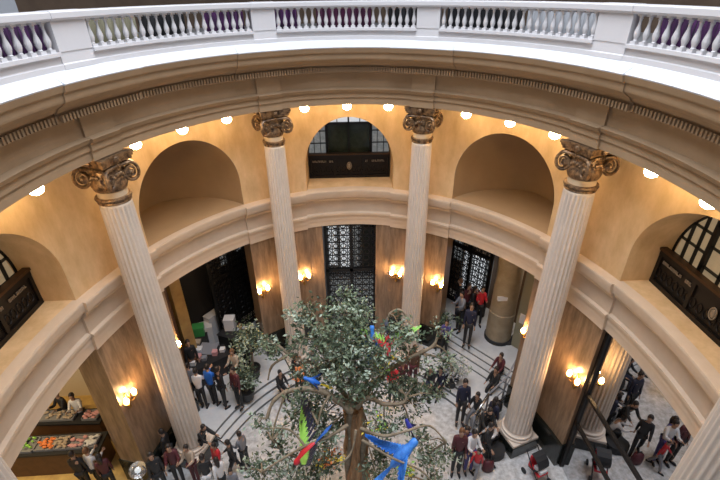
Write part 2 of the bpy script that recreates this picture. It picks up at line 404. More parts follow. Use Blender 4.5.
# ================================================================== CEILING GLOBES, SCONCES
ang = {-3:[-104],-2:[-92.5,-80.6],-1:[-58.4,-46.6,-34.7],0:[-12.45,.15,12.45],1:[34.9,46.8,58.2],2:[80.2,91.5],3:[104]}
bayname = {-2:'over the outer left window arch',-1:'over the left niche',0:'over the centre window',1:'over the right niche',2:'over the outer right window arch',-3:'past the outer left window, out towards the corner',3:'past the outer right window, out towards the corner'}
def globe_lamp(phi, label):
    root = empty('ceiling_globe', U(phi, .985, 0), label, 'lamp', 'white globes under the ring beam')
    MB().lathe([(.06,0),(.075,-.02),(.07,-.05),(.045,-.08)], n=16).build('fitting', 'brass', root, smooth=40)
    MB().lathe([(.04,-.05),(.085,-.06),(.112,-.095),(.112,-.135),(.085,-.18),(.04,-.205),(.004,-.21)], n=16).build('glass_bowl', 'globe', root, smooth=True)
for k, L in ang.items():
    for i, ph in enumerate(L):
        pos_ = '' if len(L) == 1 else (['left', 'middle', 'right'] if len(L) == 3 else ['outer', 'inner'][::(1 if k < 0 else -1)])[i]+' one of those '
        globe_lamp(ph, 'glowing white glass globe, '+pos_+bayname[k])
def sconce(phi, label, zf=-1.126):
    n = nrm(phi); R0 = 1.100
    root = empty('wall_sconce', U(phi, R0, zf), label, 'wall lamp', 'twin gilt wall sconces', rz=-math.atan2(n.x, n.y))
    br = MB()                            # local -y points into the hall
    br.lathe([(.02,-.34),(.05,-.28),(.03,-.2),(.07,-.10),(.075,.02),(.04,.1),(.02,.16)], c=(0,-.03,0), n=10)
    br.build('back_plate', 'brass', root, smooth=40)
    for s in (-1, 1):
        ar = MB(); pts = [Vector((0,-.06,-.10)), Vector((s*.07,-.10,-.15)), Vector((s*.13,-.13,-.12)), Vector((s*.14,-.135,-.02))]
        ar.tube(pts, .016, 6); ar.lathe([(.02,-.03),(.06,0),(.065,.02),(.03,.03)], c=pts[-1], n=10)
        a = ar.build('arm', 'brass', root, smooth=40)
        MB().lathe([(.022,.02),(.045,.04),(.054,.08),(.048,.125),(.028,.165),(.006,.185)], c=pts[-1], n=12).build('lit_shade', 'flame', a, smooth=True)
D6 = 6.8
for s, sd in ((-1, 'left'), (1, 'right')):
    sconce(s*(PHI[0]-D6), f'twin gilt wall sconce on the pilaster nearest the centre door, {sd} side')
    sconce(s*(PHI[0]+7.5), f'twin gilt wall sconce on the brown pier between inner column and {sd} lobby')
    sconce(s*(PHI[1]-D6), f'twin gilt wall sconce half hidden behind the big {sd} column')
    sconce(s*(PHI[1]+7.9), 'twin gilt wall sconce on the pier beside the '+('shop opening' if s < 0 else 'wall mirror'))

# ================================================================== ARCHED WINDOWS WITH BALCONIES
def arch_window(c, D, DP, idx, label, blabel, kind):
    n = nrm(c); t = tan_(c); O = U(c, RW, ZL); zup = Vector((0,0,1))
    w = (U(c+HB, RW, 0)-U(c-HB, RW, 0)).length/2
    def P(x, z, d): return O + t*x + n*d + zup*((z-ZL)*S)
    def zt(x): return ZS + HZ*math.sqrt(max(0, 1-(x/w)**2))
    root = empty('window_%d' % idx, O, label, 'window', kind='structure')
    def pc(mb, nm, m, par=None, sm=False):
        o = mb.build(nm, m, par or root, org=O, smooth=sm); o.location = (0,0,0); return o
    xs = [-w*cos(pi*i/36) for i in range(37)]
    ar = [P(x, zt(x), D) for x in xs]
    fr = MB()
    fr.tube([P(-w,ZL,D)]+ar+[P(w,ZL,D)], .032, 6)
    def vb(x, z0, z1, th): fr.box(P(x, (z0+z1)/2, D), (th, .07, (z1-z0)*S), (t, n, zup))
    def hb(x0, x1, z, th): fr.box(P((x0+x1)/2, z, D), (x1-x0, .07, th), (t, n, zup))
    xm = .53*w; zr = -.205
    for s in (-1, 1): vb(s*xm, ZL, zt(xm)+.002, .085)
    hb(-xm, xm, zr, .07)
    if kind == 'c':
        vb(0, ZL, zt(0), .05)
        for x in (-.27*w, .27*w): vb(x, zr, zt(x), .025)
    else:
        vb(0, ZL, zt(0), .07)
        for x in (-.265*w, .265*w): vb(x, ZL, zt(x), .017)
        for z in (-.46,-.37,-.29): hb(-xm, xm, z, .017)
        hb(-xm*.9, xm*.9, -.15, .017)
    for s in (-1, 1):
        for x in (.685*w, .84*w): vb(s*x, ZL, zt(x), .017)
        for z in (-.47,-.40,-.325,-.25,-.19):
            xe = w*math.sqrt(max(0, 1-max(0, (z-ZS)/HZ)**2))
            if xe > xm: hb(min(s*xm, s*xe), max(s*xm, s*xe), z, .017)
    pc(fr, 'window_frame', 'iron')
    ctr = MB()
    def poly(x0, x1, z0, cut=None):
        q = [P(x0,z0,D+.05)] + [P(x1,z0,D+.05)]
        k = 12
        for i in range(k+1):
            x = x1+(x0-x1)*i/k; q.append(P(x, min(zt(x), cut) if cut else zt(x), D+.05))
        return q
    def pane(x0, x1, z0, m, cut=None):
        pb = MB(); pb.prism(poly(x0, x1, z0, cut), n*.02); pc(pb, 'pane', m)
    if kind == 'c':
        pane(-xm, xm, ZL, 'glassdark', zr); pane(-xm, xm, zr, 'glassday')
        pane(-w, -xm, ZL, 'glasslit'); pane(xm, w, ZL, 'glasslit')
    else:
        pane(-xm, xm, ZL, 'glasstan'); pane(-w, -xm, ZL, 'glasstan'); pane(xm, w, ZL, 'glasstan')
    # balcony
    br = empty('bronze_balcony', P(0, ZL, DP), blabel, 'balcony', 'dark bronze balcony fronts in the window arches')
    def pb(mb, nm, m, sm=False):
        o = mb.build(nm, m, br, org=P(0, ZL, DP), smooth=sm); o.location = (0,0,0); return o
    ww = w*.985; hh = .150
    def Q(x, y, z): return P(0, ZL, DP) + t*x + n*y + zup*z
    H = hh*S
    pn = MB(); pn.box(Q(0,.03,H/2), (2*ww, .05, H), (t, n, zup))
    for x in (-ww+.04, -ww*.36, ww*.36, ww-.04): pn.box(Q(x,-.01,H/2), (.08,.05,H), (t,n,zup))
    pn.box(Q(0,-.01,.05), (2*ww,.06,.10), (t,n,zup)); pn.box(Q(0,-.01,H-.06), (2*ww,.06,.10), (t,n,zup))
    for k in range(int(2*ww/.16)):
        x = -ww+.1+k*.16
        pn.tube([Q(x+.06*cos(a),-.005,.28+.10*sin(a)) for a in [pi*2*i/8 for i in range(9)]], .012, 4)
    pb(pn, 'panel', 'bronze')
    pb(MB().box(Q(0,0,H+.025), (2*ww,.14,.05), (t,n,zup)), 'top_rail', 'bronzerail')
    lt = MB(); rnd = random.Random(idx)
    for x0, x1, g in ((-.90,-.56,8),(-.49,-.38,3),(.38,.45,2),(.56,.88,7)):
        for k in range(g):
            x = ww*(x0+(x1-x0)*k/g)
            lt.box(Q(x,-.02,.545), (.014,.02,.06), (t,n,zup)); 
            if k % 3 != 1: lt.box(Q(x+.02,-.02,.545+(.024 if k % 2 else -.024)), (.036,.02,.012), (t,n,zup))
            if k % 4 != 2: lt.box(Q(x+.034,-.02,.545), (.012,.02,.06), (t,n,zup))
    pb(lt, 'lettering', 'letter')
    md = MB(); md.ball(Q(0,-.03,.40), .05, 8, (1,.35,1.7), (t,n,zup)); md.tube([Q(.068*cos(a),-.03,.40+.115*sin(a)) for a in [pi*2*i/14 for i in range(15)]], .014, 5)
    pb(md, 'medallion', 'letter', True)
arch_window(.6, .205*S, .160*S, 1, 'arched centre window with dark green panes', 'dark bronze balcony front with lettering under the centre window', 'c')
arch_window(-90, .140*S, .095*S, 2, 'arched window with tan panes, outer left', 'dark bronze balcony front in the outer left arch', 's')
arch_window(90, .140*S, .095*S, 3, 'arched window with tan panes, outer right', 'dark bronze balcony front in the outer right arch', 's')

# ================================================================== FLOORS AND STEPS
b = MB()
N = 96
b.add([U(360*i/N, 1.32, ZF) for i in range(N)] + [U(360*i/N, 1.32, ZF-.04) for i in range(N)], [tuple(range(N)), tuple(range(N, 2*N))[::-1]])
struct(b, 'floor_hall', 'floor')
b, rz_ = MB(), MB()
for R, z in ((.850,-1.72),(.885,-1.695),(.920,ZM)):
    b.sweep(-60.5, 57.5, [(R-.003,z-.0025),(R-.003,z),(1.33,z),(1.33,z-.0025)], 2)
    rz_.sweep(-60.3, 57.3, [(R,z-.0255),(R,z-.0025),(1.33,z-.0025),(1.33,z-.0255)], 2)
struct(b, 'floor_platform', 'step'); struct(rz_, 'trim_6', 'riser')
N1, T1 = Vector((.769,.64,0)), Vector((.64,-.769,0))
def NT(n, t, z): v = N1*n + T1*t; return Vector((v.x*S, v.y*S, (z+Z0)*S))
ax1 = (N1, T1, Vector((0,0,1)))
b, rz_ = MB(), MB()
for i, nn in enumerate((1.184, 1.223, 1.262, 1.300)):
    z = ZM+.02*(i+1)
    b.box((NT(nn-.004, -.18-.16*(i==3), z-.003)+NT(1.95, -.18-.16*(i==3), z-.003))/2, ((1.95-nn+.004)*S, (.66+.32*(i==3))*S, .03), ax1)
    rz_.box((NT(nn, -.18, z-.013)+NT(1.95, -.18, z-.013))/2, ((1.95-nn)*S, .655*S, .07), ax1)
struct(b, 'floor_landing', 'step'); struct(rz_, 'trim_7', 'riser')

# ================================================================== BACK ROOMS
def wallbox(p, q, th, z0, z1, name, m):   # upright wall between two plan points
    P, Q_ = X(p[0], p[1], z0), X(q[0], q[1], z0); d = (Q_-P); n = Vector((-d.y, d.x, 0)).normalized()
    h = (z1-z0)*S
    struct(MB().box((P+Q_)/2+Vector((0,0,h/2)), (d.length, th*S, h), (d.normalized(), n, Vector((0,0,1)))), name, m)
def nt(n, t): v = N1*n+T1*t; return (v.x, v.y)
wallbox(nt(1.72,-.84), nt(1.72,.20), .02, ZF, -.78, 'wall_back_right', 'brownwall')
wallbox(nt(1.30,-.82), nt(1.72,-.82), .02, ZF, -.78, 'wall_lobby_left', 'brownwall')
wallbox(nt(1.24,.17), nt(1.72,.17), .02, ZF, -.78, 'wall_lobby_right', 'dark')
def mt(n, t): v = N1*n+T1*t; return (-v.x, v.y)
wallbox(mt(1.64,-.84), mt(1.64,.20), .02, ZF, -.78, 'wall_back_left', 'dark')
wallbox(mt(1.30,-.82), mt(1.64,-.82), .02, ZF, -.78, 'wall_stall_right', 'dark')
wallbox(mt(1.24,.12), mt(1.62,.12), .02, ZF, -.78, 'wall_stall_left', 'brownwall')
wallbox((-.35,1.62), (.35,1.62), .02, ZF, -.78, 'wall_porch', 'greyp')
for n_, poly in (('ceiling_lobby', [nt(1.25,-.84),nt(1.74,-.84),nt(1.74,.2),nt(1.25,.2)]), ('ceiling_stalls', [mt(1.25,-.84),mt(1.74,-.84),mt(1.74,.2),mt(1.25,.2)])):
    struct(MB().prism([X(x,y,-.785) for x,y in poly], Vector((0,0,.1))), n_, 'brownwall')
struct(MB().prism([X(*p,ZM-.03) for p in [mt(1.1,-.84),mt(1.74,-.84),mt(1.74,.2),mt(1.1,.2)]], Vector((0,0,.14))), 'floor_stalls', 'step')
# shop room on the left
struct(MB().prism([X(x,y,ZF+.003) for x,y in ((-1.13,-.6),(-2.7,-.6),(-2.7,.93),(-1.13,.93))], Vector((0,0,-.1))), 'floor_shop', 'yellow')
wallbox((-2.7,.92), (-1.16,.92), .02, ZF, -.78, 'wall_shop_back', 'cream')
wallbox((-2.7,-.6), (-2.7,.92), .02, ZF, -.78, 'wall_shop_side', 'cream')
struct(MB().prism([X(x,y,-.78) for x,y in ((-1.12,-.6),(-2.7,-.6),(-2.7,1.1),(-1.12,1.1))], Vector((0,0,.1))), 'ceiling_shop', 'cream')

# wall mirror
mr = empty('wall_mirror', X(1.10, 0, ZF), 'huge wall mirror reflecting the column and the crowded floor', 'mirror')
def pm(mb, nm, m): o = mb.build(nm, m, mr, org=mr.location); o.location = (0,0,0)
pm(MB().box(X(1.105,0,(-.785+ZF)/2), (.04, .64*S, (ZF*-1-.785)*S)), 'mirror_glass', 'mirror')
fb = MB()
for z in (-1.185, -1.395): fb.box(X(1.098,0,z), (.05, .64*S, .075))
fb.box(X(1.096,.292,(-.785+ZF)/2), (.06,.08,(ZF*-1-.785)*S)); fb.box(X(1.096,-.292,(-.785+ZF)/2), (.06,.08,(ZF*-1-.785)*S))
pm(fb, 'mirror_frame', 'bronze')

# ================================================================== GATES, LOBBY, STALLS
M.update(
 leaf1=mat('leaf1', (.18,.225,.135), .5, noise=((.075,.105,.055), 9, .2)),
 leaf2=mat('leaf2', (.42,.49,.39), .5, noise=((.22,.28,.20), 9, .2)),
 leaf3=mat('leaf3', (.05,.075,.04), .6),
 bark=mat('bark', (.50,.28,.13), .8, noise=((.16,.075,.03), 6, .2), bump=(14,.6), streak=(2,2,.35)),
 limb=mat('limb', (.29,.23,.155), .8, noise=((.12,.085,.05), 7, .2), bump=(16,.5)),
 skin=mat('skin', (.42,.25,.17), .5), hair=mat('hair', (.018,.012,.010), .5), hairb=mat('hairb', (.16,.07,.03), .5),
 red=mat('red', (.55,.02,.03), .5), maroon=mat('maroon', (.085,.014,.02), .6), blue=mat('blue', (.02,.14,.55), .5), navy=mat('navy', (.014,.016,.04), .6),
 violet=mat('violet', (.07,.06,.20), .6), offw=mat('offw', (.68,.66,.66), .6), pgrey=mat('pgrey', (.22,.22,.24), .6), beige=mat('beige', (.42,.33,.25), .6),
 green=mat('green', (.05,.30,.08), .5), lime=mat('lime', (.30,.62,.10), .5), orange=mat('orange', (.75,.22,.06), .5), yel=mat('yel', (.80,.60,.05), .5),
 mblue=mat('mblue', (.08,.33,.85), .45, noise=((.03,.13,.50), 12, .2)), ind=mat('ind', (.04,.05,.40), .5), tanp=mat('tanp', (.34,.28,.19), .5, noise=((.24,.18,.11), 3, .2)),
 gglass=mat('gglass', (.16,.19,.17), .3), pink=mat('pink', (.6,.3,.3), .6), wood=mat('wood', (.12,.055,.025), .5, noise=((.07,.03,.015), 5, .2)),
 ochre=mat('ochre', (.42,.28,.10), .5, noise=((.28,.17,.06), 3, .2)),
)
ZZ = Vector((0,0,1))
def gate(O, t, n, W, H, label, lit, cell=.24, split=None):
    root = empty('wrought_iron_gate', O, label, 'gate', rz=0)
    P = lambda x, y, z: O + t*x + n*y + ZZ*z
    def pc(mb, nm, m, par=None): o = mb.build(nm, m, par or root, org=O); o.location = (0,0,0); return o
    fr = MB()
    for x in (-W/2+.05, 0, W/2-.05): fr.box(P(x,0,H/2), (.10,.10,H), (t,n,ZZ))
    for z in [.06, H-.05] + ([split] if split else []): fr.box(P(0,0,z), (W,.10,.12), (t,n,ZZ))
    pc(fr, 'gate_frame', 'iron')
    g = MB(); nx = max(2, int(W/cell)); nz = max(2, int(H/cell))
    for i in range(1, nx*2): g.box(P(-W/2+W*i/nx/2,0,H/2), (.018 if i % 2 else .034,.03,H), (t,n,ZZ))
    for j in range(1, nz): g.box(P(0,0,H*j/nz), (W,.03,.03), (t,n,ZZ))
    for i in range(nx):
        for j in range(nz):
            C = (W*(i+.5)/nx-W/2, H*(j+.5)/nz); r = cell*.36
            g.tube([P(C[0]+r*cos(2*pi*k/8),-.02,C[1]+r*sin(2*pi*k/8)) for k in range(9)], .020, 4)
    pc(g, 'lattice', 'iron')
    for x0, x1, z0, z1, m in lit:
        pc(MB().box(P((x0+x1)/2*W, .12, (z0+z1)/2*H), ((x1-x0)*W, .02, (z1-z0)*H), (t,n,ZZ)), 'glass_pane', m)
    return root
H0 = (-.785-ZM)*S
gate(X(.01, 1.365, ZM), Vector((1,0,0)), Vector((0,1,0)), .345*S, H0, 'tall black wrought iron gate filling the centre doorway',
     [(-.42,-.27,.62,.97,'glassday'), (-.20,-.02,.58,.97,'glassday'), (.05,.14,.60,.95,'glasslit'), (.2,.46,.56,.97,'glassdark'), (-.42,.44,.02,.50,'glasslit')], split=(-1.145-ZM)*S)
n1 = Vector((N1.x, N1.y, 0)); t1 = Vector((T1.x, T1.y, 0))
gate(NT(1.60, -.585, ZU), t1, n1, .34*S, (-.80-ZU)*S, 'black iron lattice gate at the top of the stairs, right lobby',
     [(-.48,-.28,.45,.98,'glasslit'), (-.2,.30,.16,.58,'glassday'), (.33,.48,.2,.6,'glasslit'), (-.2,.3,.7,.98,'glassdark')], split=2.45)
N2 = Vector((-N1.x, N1.y, 0)); T2 = Vector((-T1.x, T1.y, 0))
def NL(n, t, z): v = N2*n + T2*t; return Vector((v.x*S, v.y*S, (z+Z0)*S))
gate(NL(1.52, -.56, ZM), T2, N2, .34*S, (-.80-ZM)*S, 'black iron lattice gate with glints behind the market tables, left lobby',
     [(-.4,-.25,.7,.95,'glasslit'), (.0,.12,.66,.9,'glasslit')], split=2.6)
# lobby cabinet and its neighbours
def at_top(px, py, z): return at_z(px, py, z)
c = NT(1.49, -.23, ZU)
root = empty('curved_cabinet', c, 'tall curved brown cabinet on the landing beside the gate', 'cabinet')
hc = (-.80-ZU)*S
MB().lathe([(.42,0),(.42,1.2),(.40,1.22),(.40,hc)], n=28).build('body', 'tanp', root, smooth=40)
MB().box((-.25,-.36,1.95), (.30,.10,.12)).build('white_slot', 'offw', root)  # plain off-white box on the cabinet front
MB().lathe([(.45,0),(.45,.12),(.42,.14)], n=28).build('foot_ring', 'black', root)
c = NT(1.50, -.085, ZU)
root = empty('information_panel', c, 'olive green upright panel with white notice on the landing', 'panel', rz=math.atan2(t1.y, t1.x))
MB().box((0,0,1.7), (.42,.10,3.4)).build('board', 'olive', root)
MB().box((.02,-.06,1.25), (.26,.01,.38)).build('notice', 'offw', root)
for i, (px, py, lb) in enumerate(((507,341,'round black weighted stand base nearest the notice panel'), (518,339,'round black stand base beside the right column'))):
    P = at_z(px, py, ZU); root = empty('stanchion_stand', P, lb, 'stand')
    MB().lathe([(.21,0),(.22,.05),(.12,.10),(.03,.13)], n=20).build('base', 'black', root, smooth=40)
    MB().lathe([(.025,.12),(.025,1.1),(.04,1.12),(.03,1.17)], n=10).build('pole', 'gglass', root, smooth=40)
# left lobby: lit pilaster, wooden panelling
tag(MB().box(NL(1.46, -.13, (-.80+ZM)/2), (.22,.34,(-.80-ZM)*S), (N2,T2,ZZ)).build('wall_pilaster', 'ochre'), kind='structure')
tag(MB().box(NL(1.42, .0, (-.80+ZM)/2), (.12,.62,(-.80-ZM)*S), (N2,T2,ZZ)).build('door_1', 'wood'), kind='structure')

# centre platform handrail
A_ = [at_z(475,415,-1.57), at_z(489,394,-1.52), at_z(507,377,-1.47), at_z(522,350,-1.38)]
A_[1] = A_[0] + (A_[1]-A_[0])
root = empty('stair_handrail', Vector((A_[0].x, A_[0].y, (ZF+Z0)*S)), 'metal handrail with glass infill running up the right stairs', 'handrail')
def pr_(mb, nm, m, sm=True): o = mb.build(nm, m, root, org=root.location, smooth=sm); o.location = (0,0,0)
pr_(MB().tube(A_[:2], .045, 8), 'lower_rail', 'steel'); pr_(MB().tube(A_[1:], .03, 8), 'upper_rail', 'pgrey')
off = Vector((0,0,-.55))
pr_(MB().tube([a+off for a in A_], .018, 6), 'mid_rail', 'pgrey')
for a, zb in zip(A_, (-1.745,-1.67,-1.65,-1.60)): pr_(MB().tube([a, Vector((a.x, a.y, (zb+Z0)*S))], .028, 8), 'post', 'pgrey')

# tables and goods of the market in the left lobby
def table(px, py, z, w, d, h, rz, m, label, goods=(), nm='market_table'):
    P = at_z(px, py, z); root = empty(nm, P, label, 'table', 'cloth covered market tables', rz=rad(rz))
    b = MB(); b.box((0,0,h/2), (w*.96,d*.96,h-.02)); b.build('skirt', m, root)
    MB().box((0,0,h), (w,d,.03)).build('tabletop', m, root)
    return root, P, Matrix.Rotation(rad(rz), 3, 'Z'), h
def on(tb, x, y): return tb[1] + tb[2] @ Vector((x, y, tb[3]+.015))
tb1 = table(203,362,ZM,.5,1.3,.75,12,'black','black cloth market table by the wooden door')
tb2 = table(240,350,ZM,1.1,.7,.8,-25,'black','black cloth market table below the left lobby gate')
tb3 = table(206,378,ZM,1.7,.6,.75,35,'black','black cloth market table in front of the crowd at the big left column')
def carton(P, s, m, label, cat='box', rz=0, nm='carton'):
    b = MB(); b.box((0,0,s[2]/2), s); o = b.build(nm, m); o.location = P; o.rotation_euler = (0,0,rad(rz)); 
    l = MB().box((0,0,s[2]+.005), (s[0]*1.04, s[1]*1.04, .02)).build('lid', m, o); return tag(o, label, cat)
carton(on(tb1,0,.55),(.36,.3,.34),'green','green crate on the table by the wooden door','crate',10,'crate')
carton(on(tb1,-.05,.1),(.22,.2,.08),'beige','pale biscuit tray on the table by the wooden door','tray',0,'tray')
carton(on(tb1,.02,-.25),(.22,.2,.08),'offw','white tray on the table by the wooden door','tray',0,'tray')
carton(on(tb1,0,-.6),(.24,.2,.09),'pink','pinkish tray at the near end of the wooden door table','tray',0,'tray')
carton(at_z(212,366,ZM),(.55,.5,.78),'pgrey','grey lidded case standing among the market crowd','case',-8,'trolley_case')
carton(at_z(209,345,ZM),(.45,.4,.9),'offw','white carton stacked behind the grey case','box',20)
carton(at_z(217,338,ZM),(.3,.5,1.1),'offw','tall white carton tilted toward the left lobby gate','box',-35)
carton(on(tb2,-.3,.1),(.34,.3,.45),'offw','white box on the table below the left lobby gate')
carton(on(tb2,.25,.0),(.3,.3,.2),'greyp','low grey box on the table below the left lobby gate')
for k, (x, m) in enumerate(((-.6,'offw'),(-.25,'offw'),(.1,'pgrey'),(.45,'pink'),(.7,'offw'))):
    carton(on(tb3,x,0),(.15,.15,.10+.04*(k % 2)),m,['white box at the far end of the crowd table','second white box on the crowd table','grey box in the middle of the crowd table','pink box on the crowd table','white box at the near end of the crowd table'][k])

# shop on the left: two counters with goods
def counter(px0, py0, px1, py1, z, d, h, label):
    a, c_ = at_z(px0, py0, z), at_z(px1, py1, z); v = c_-a; L = v.length; v.normalize(); n = Vector((-v.y, v.x, 0))
    root = empty('shop_counter', (a+c_)/2, label, 'counter', 'dark shop counters', rz=math.atan2(v.y, v.x))
    MB().box((0,0,h/2), (L,d,h)).build('body', 'wood', root); MB().box((0,0,h+.02), (L+.06,d+.06,.05)).build('worktop', 'black', root)
    return root, (a+c_)/2, Matrix.Rotation(math.atan2(v.y, v.x), 3, 'Z'), h+.05, L
k1 = counter(18,468,112,462,ZF,.55,.85,'dark wooden shop counter with lit food trays, nearest the opening')
k2 = counter(30,438,112,436,ZF,.45,.85,'dark wooden shop counter behind the food tray counter')
def on2(k, u, y=0): return k[1] + k[2] @ Vector((u*k[4]/2, y, k[3]-.005))
def tray(P, label, m, w=.5, d=.38, leafy=False, rz=0):
    root = empty('food_tray', P, label, 'tray', 'trays of food on the shop counters', rz=rad(rz))
    b = MB(); b.box((0,0,.02), (w,d,.03))
    for s in (-1, 1): b.box((s*w/2,0,.04), (.02,d,.07)); b.box((0,s*d/2,.04), (w,.02,.07))
    b.build('tray_rim', 'pgrey', root)
    g = MB(); rnd = random.Random(int(P.x*100))
    for k in range(26):
        x, y = rnd.uniform(-.42,.42)*w, rnd.uniform(-.4,.4)*d
        if leafy: g.ball((x,y,.09+rnd.random()*.06), rnd.uniform(.04,.07), 5, (1,.6,.8))
        else: g.ball((x,y,.07), rnd.uniform(.03,.055), 5, (1.3,.8,.7))
    tag(g.build('food', m, root), kind='stuff')
tray(on2(k1,-.62), 'tray of bright green leaves, outermost on the front counter', 'lime', .7, .42, True)
tray(on2(k1,-.12), 'tray of orange cuts next to the green leaves', 'orange', .5)
tray(on2(k1,.18), 'tray of pale slices in the middle of the front counter', 'beige', .4)
tray(on2(k1,.50), 'tray of pinkish rolls toward the brown pier', 'pink', .4)
tray(on2(k1,.80), 'tray of white buns right beside the brown pier', 'offw', .3)
tray(on2(k2,-.05), 'long tray of pale sandwiches on the rear counter', 'beige', 1.0, .3)
tray(on2(k2,.75), 'tray of small pink cakes on the rear counter', 'pink', .4, .3)
carton(at_z(88,424,ZF),(1.1,.5,.5),'yellow','yellow covered display block behind the rear shop counter','display',0,'display_block')

# ================================================================== TREE
def tp(px, py, dy=0):                    # a point of the crown: its depth goes back with height
    return at_y(px, py, .10 + (400-py)/110*.20 + dy)
tree = empty('rainforest_tree', X(.0,.08,ZF), 'big artificial rainforest tree with parrots rising in the middle of the hall', 'tree')
def pt(mb, nm, m, sm=False, **k): o = mb.build(nm, m, tree, org=tree.location, smooth=sm); o.location = (0,0,0); return tag(o, **k)
top = tp(354, 408); foot = X(.0,.08,ZF)
b = MB()
for k in range(9):                       # trunk of twisting fused strands
    pts, rs = [], []
    for i in range(15):
        u = i/14; a = 2*pi*k/9 + u*2.2 + .3*sin(u*7+k); c = foot.lerp(top, u)
        r = .24 - .09*u + .30*max(0, .16-u)*3
        pts.append(c + Vector((cos(a)*r*1.1, sin(a)*r*1.1, .1*sin(k*3)*u))); rs.append(.085 - .03*u + .02*sin(i*1.3+k))
    b.tube(pts, rs, 8, mi=1 if k % 3 == 0 else 0)
b.tube([foot, foot.lerp(top,.5), top], [.36,.22,.18], 12)
pt(b, 'trunk', ['bark','limb'], 50)
rt_ = random.Random(5)
limbs = [
 ([(352,412),(340,402),(324,392),(304,389),(286,392),(273,402),(267,418)], .09, -.05),
 ([(353,408),(350,388),(353,362),(349,335),(351,305)], .09, 0),
 ([(356,408),(368,398),(384,404),(402,403),(406,396),(399,390)], .07, -.03),
 ([(357,405),(378,380),(402,362),(422,352),(434,345),(438,334)], .085, .05),
 ([(350,404),(334,380),(312,364),(292,356),(278,346),(267,340)], .085, .05),
 ([(358,400),(374,366),(383,334),(390,314),(400,310),(408,320),(412,334)], .055, .08),
 ([(348,425),(330,436),(305,446),(284,458),(262,472)], .045, -.10),
 ([(360,428),(384,436),(410,430),(430,426),(446,442)], .042, -.10),
 ([(345,392),(322,352),(312,336),(318,322),(308,308)], .045, .03),
 ([(420,353),(440,358),(452,366)], .04, .05), ([(286,356),(272,366),(268,380)], .045, .05),
 ([(330,395),(322,408),(318,424)], .035, -.08), ([(356,430),(350,455),(330,470)], .032, -.14), ([(362,440),(392,458),(420,470),(436,486)], .032, -.14),
 ([(286,392),(276,420),(272,440)], .03, -.06), ([(305,446),(290,430),(270,428)], .03, -.1), ([(435,345),(446,352),(452,372)], .03, .05)]
tips = []
for L, r, dy in limbs:
    pts = []
    for i in range(len(L)-1):            # Catmull-Rom through the nodes
        g = lambda j: tp(*L[max(0, min(len(L)-1, j))], dy)
        p0, p1, p2, p3 = g(i-1), g(i), g(i+1), g(i+2)
        for q in range(4):
            t = q/4; pts.append(.5*((2*p1)+(p2-p0)*t+(2*p0-5*p1+4*p2-p3)*t*t+(3*p1-p0-3*p2+p3)*t**3))
    pts.append(tp(*L[-1], dy)); tips += pts
    rs = [r*.78*(1-.62*i/len(pts))*(1+.18*sin(i*1.7)) for i in range(len(pts))]
    pt(MB().tube(pts, rs, 8), 'branch', 'limb', 50)
clus = [(350,296,15,.7),(343,312,20,1),(360,318,18,1),(338,335,26,1.1),(362,340,22,1),(320,342,22,.9),(300,318,15,.8),(297,343,14,.7),(310,305,11,.5),(344,362,26,1.1),(375,350,18,.7),(398,324,14,.8),(410,336,13,.8),(402,345,16,.6),
 (325,368,24,.9),(366,372,22,.9),(350,385,22,.8),(386,372,16,.6),(308,380,18,.6),(308,408,22,.9),(326,412,22,1),(292,420,14,.5),(326,432,18,.8),(372,392,18,.7),(400,390,18,.7),(418,384,15,.7),(412,404,16,.6),(428,366,9,.3),(444,362,11,.5),(436,394,12,.5),
 (384,420,18,.6),(372,436,16,.6),(410,424,16,.4),(430,440,18,.6),(444,452,14,.5),(424,460,18,.5),(434,474,16,.5),(380,458,22,.7),(376,474,14,.5),(324,462,16,.6),(318,470,20,.8),(296,470,20,.6),(276,472,16,.6),(262,462,12,.5),(278,446,14,.5),(266,432,12,.5),(258,424,9,.4),(284,434,12,.4),(316,448,14,.5),
 (266,344,13,.4),(276,354,10,.3),(304,322,9,.5),(444,330,9,.3),(400,475,18,.5),(300,396,12,.5),(250,470,10,.35),(262,476,12,.4)]
fols = [MB(), MB(), MB()]
def leaf(mb, c, s, rnd):
    d = Vector((rnd.gauss(0,1), rnd.gauss(0,1), rnd.gauss(-.2,.6))).normalized(); w = d.cross(Vector((rnd.gauss(0,1), rnd.gauss(0,1), rnd.gauss(0,1)))).normalized()
    n = d.cross(w)
    mb.add([c, c+d*s*.45+w*s*.24+n*s*.06, c+d*s, c+d*s*.45-w*s*.24+n*s*.06, c+d*s*.5-n*s*.03], [(0,1,4),(1,2,4),(2,3,4),(3,0,4)])
tw = MB()
for cx, cy, r, dn in clus:
    C = tp(cx, cy, rt_.uniform(-.07,.07)); Rm = r/FPX*(C-CP).length*.92
    near = min(tips, key=lambda q: (q-C).length)
    tw.tube([near, near.lerp(C,.5)+Vector((0,0,.08)), C], [.022,.016,.008], 5)
    for k in range(int(r*r*dn*.078)+3):
        v = Vector((rt_.gauss(0,1), rt_.gauss(0,1), rt_.gauss(0,1))).normalized()*(rt_.random()**.45)
        e = C + Vector((v.x*Rm, v.y*Rm, v.z*Rm*.85))
        tw.tube([C.lerp(e,.25), e+Vector((0,0,-.03))], [.007,.004], 3, cap=False)
        mi = rt_.choices((0,1,2), (5,2.6,3.2))[0]
        for q in range(11): leaf(fols[mi], e + Vector((rt_.gauss(0,.07), rt_.gauss(0,.07), rt_.gauss(0,.055))), rt_.uniform(.07,.125), rt_)
pt(tw, 'twigs', 'limb', kind='stuff')
for i, f in enumerate(fols): pt(f, 'foliage', 'leaf%d' % (i+1), kind='stuff', label=['grey green foliage','pale silvery foliage','dark green foliage'][i])
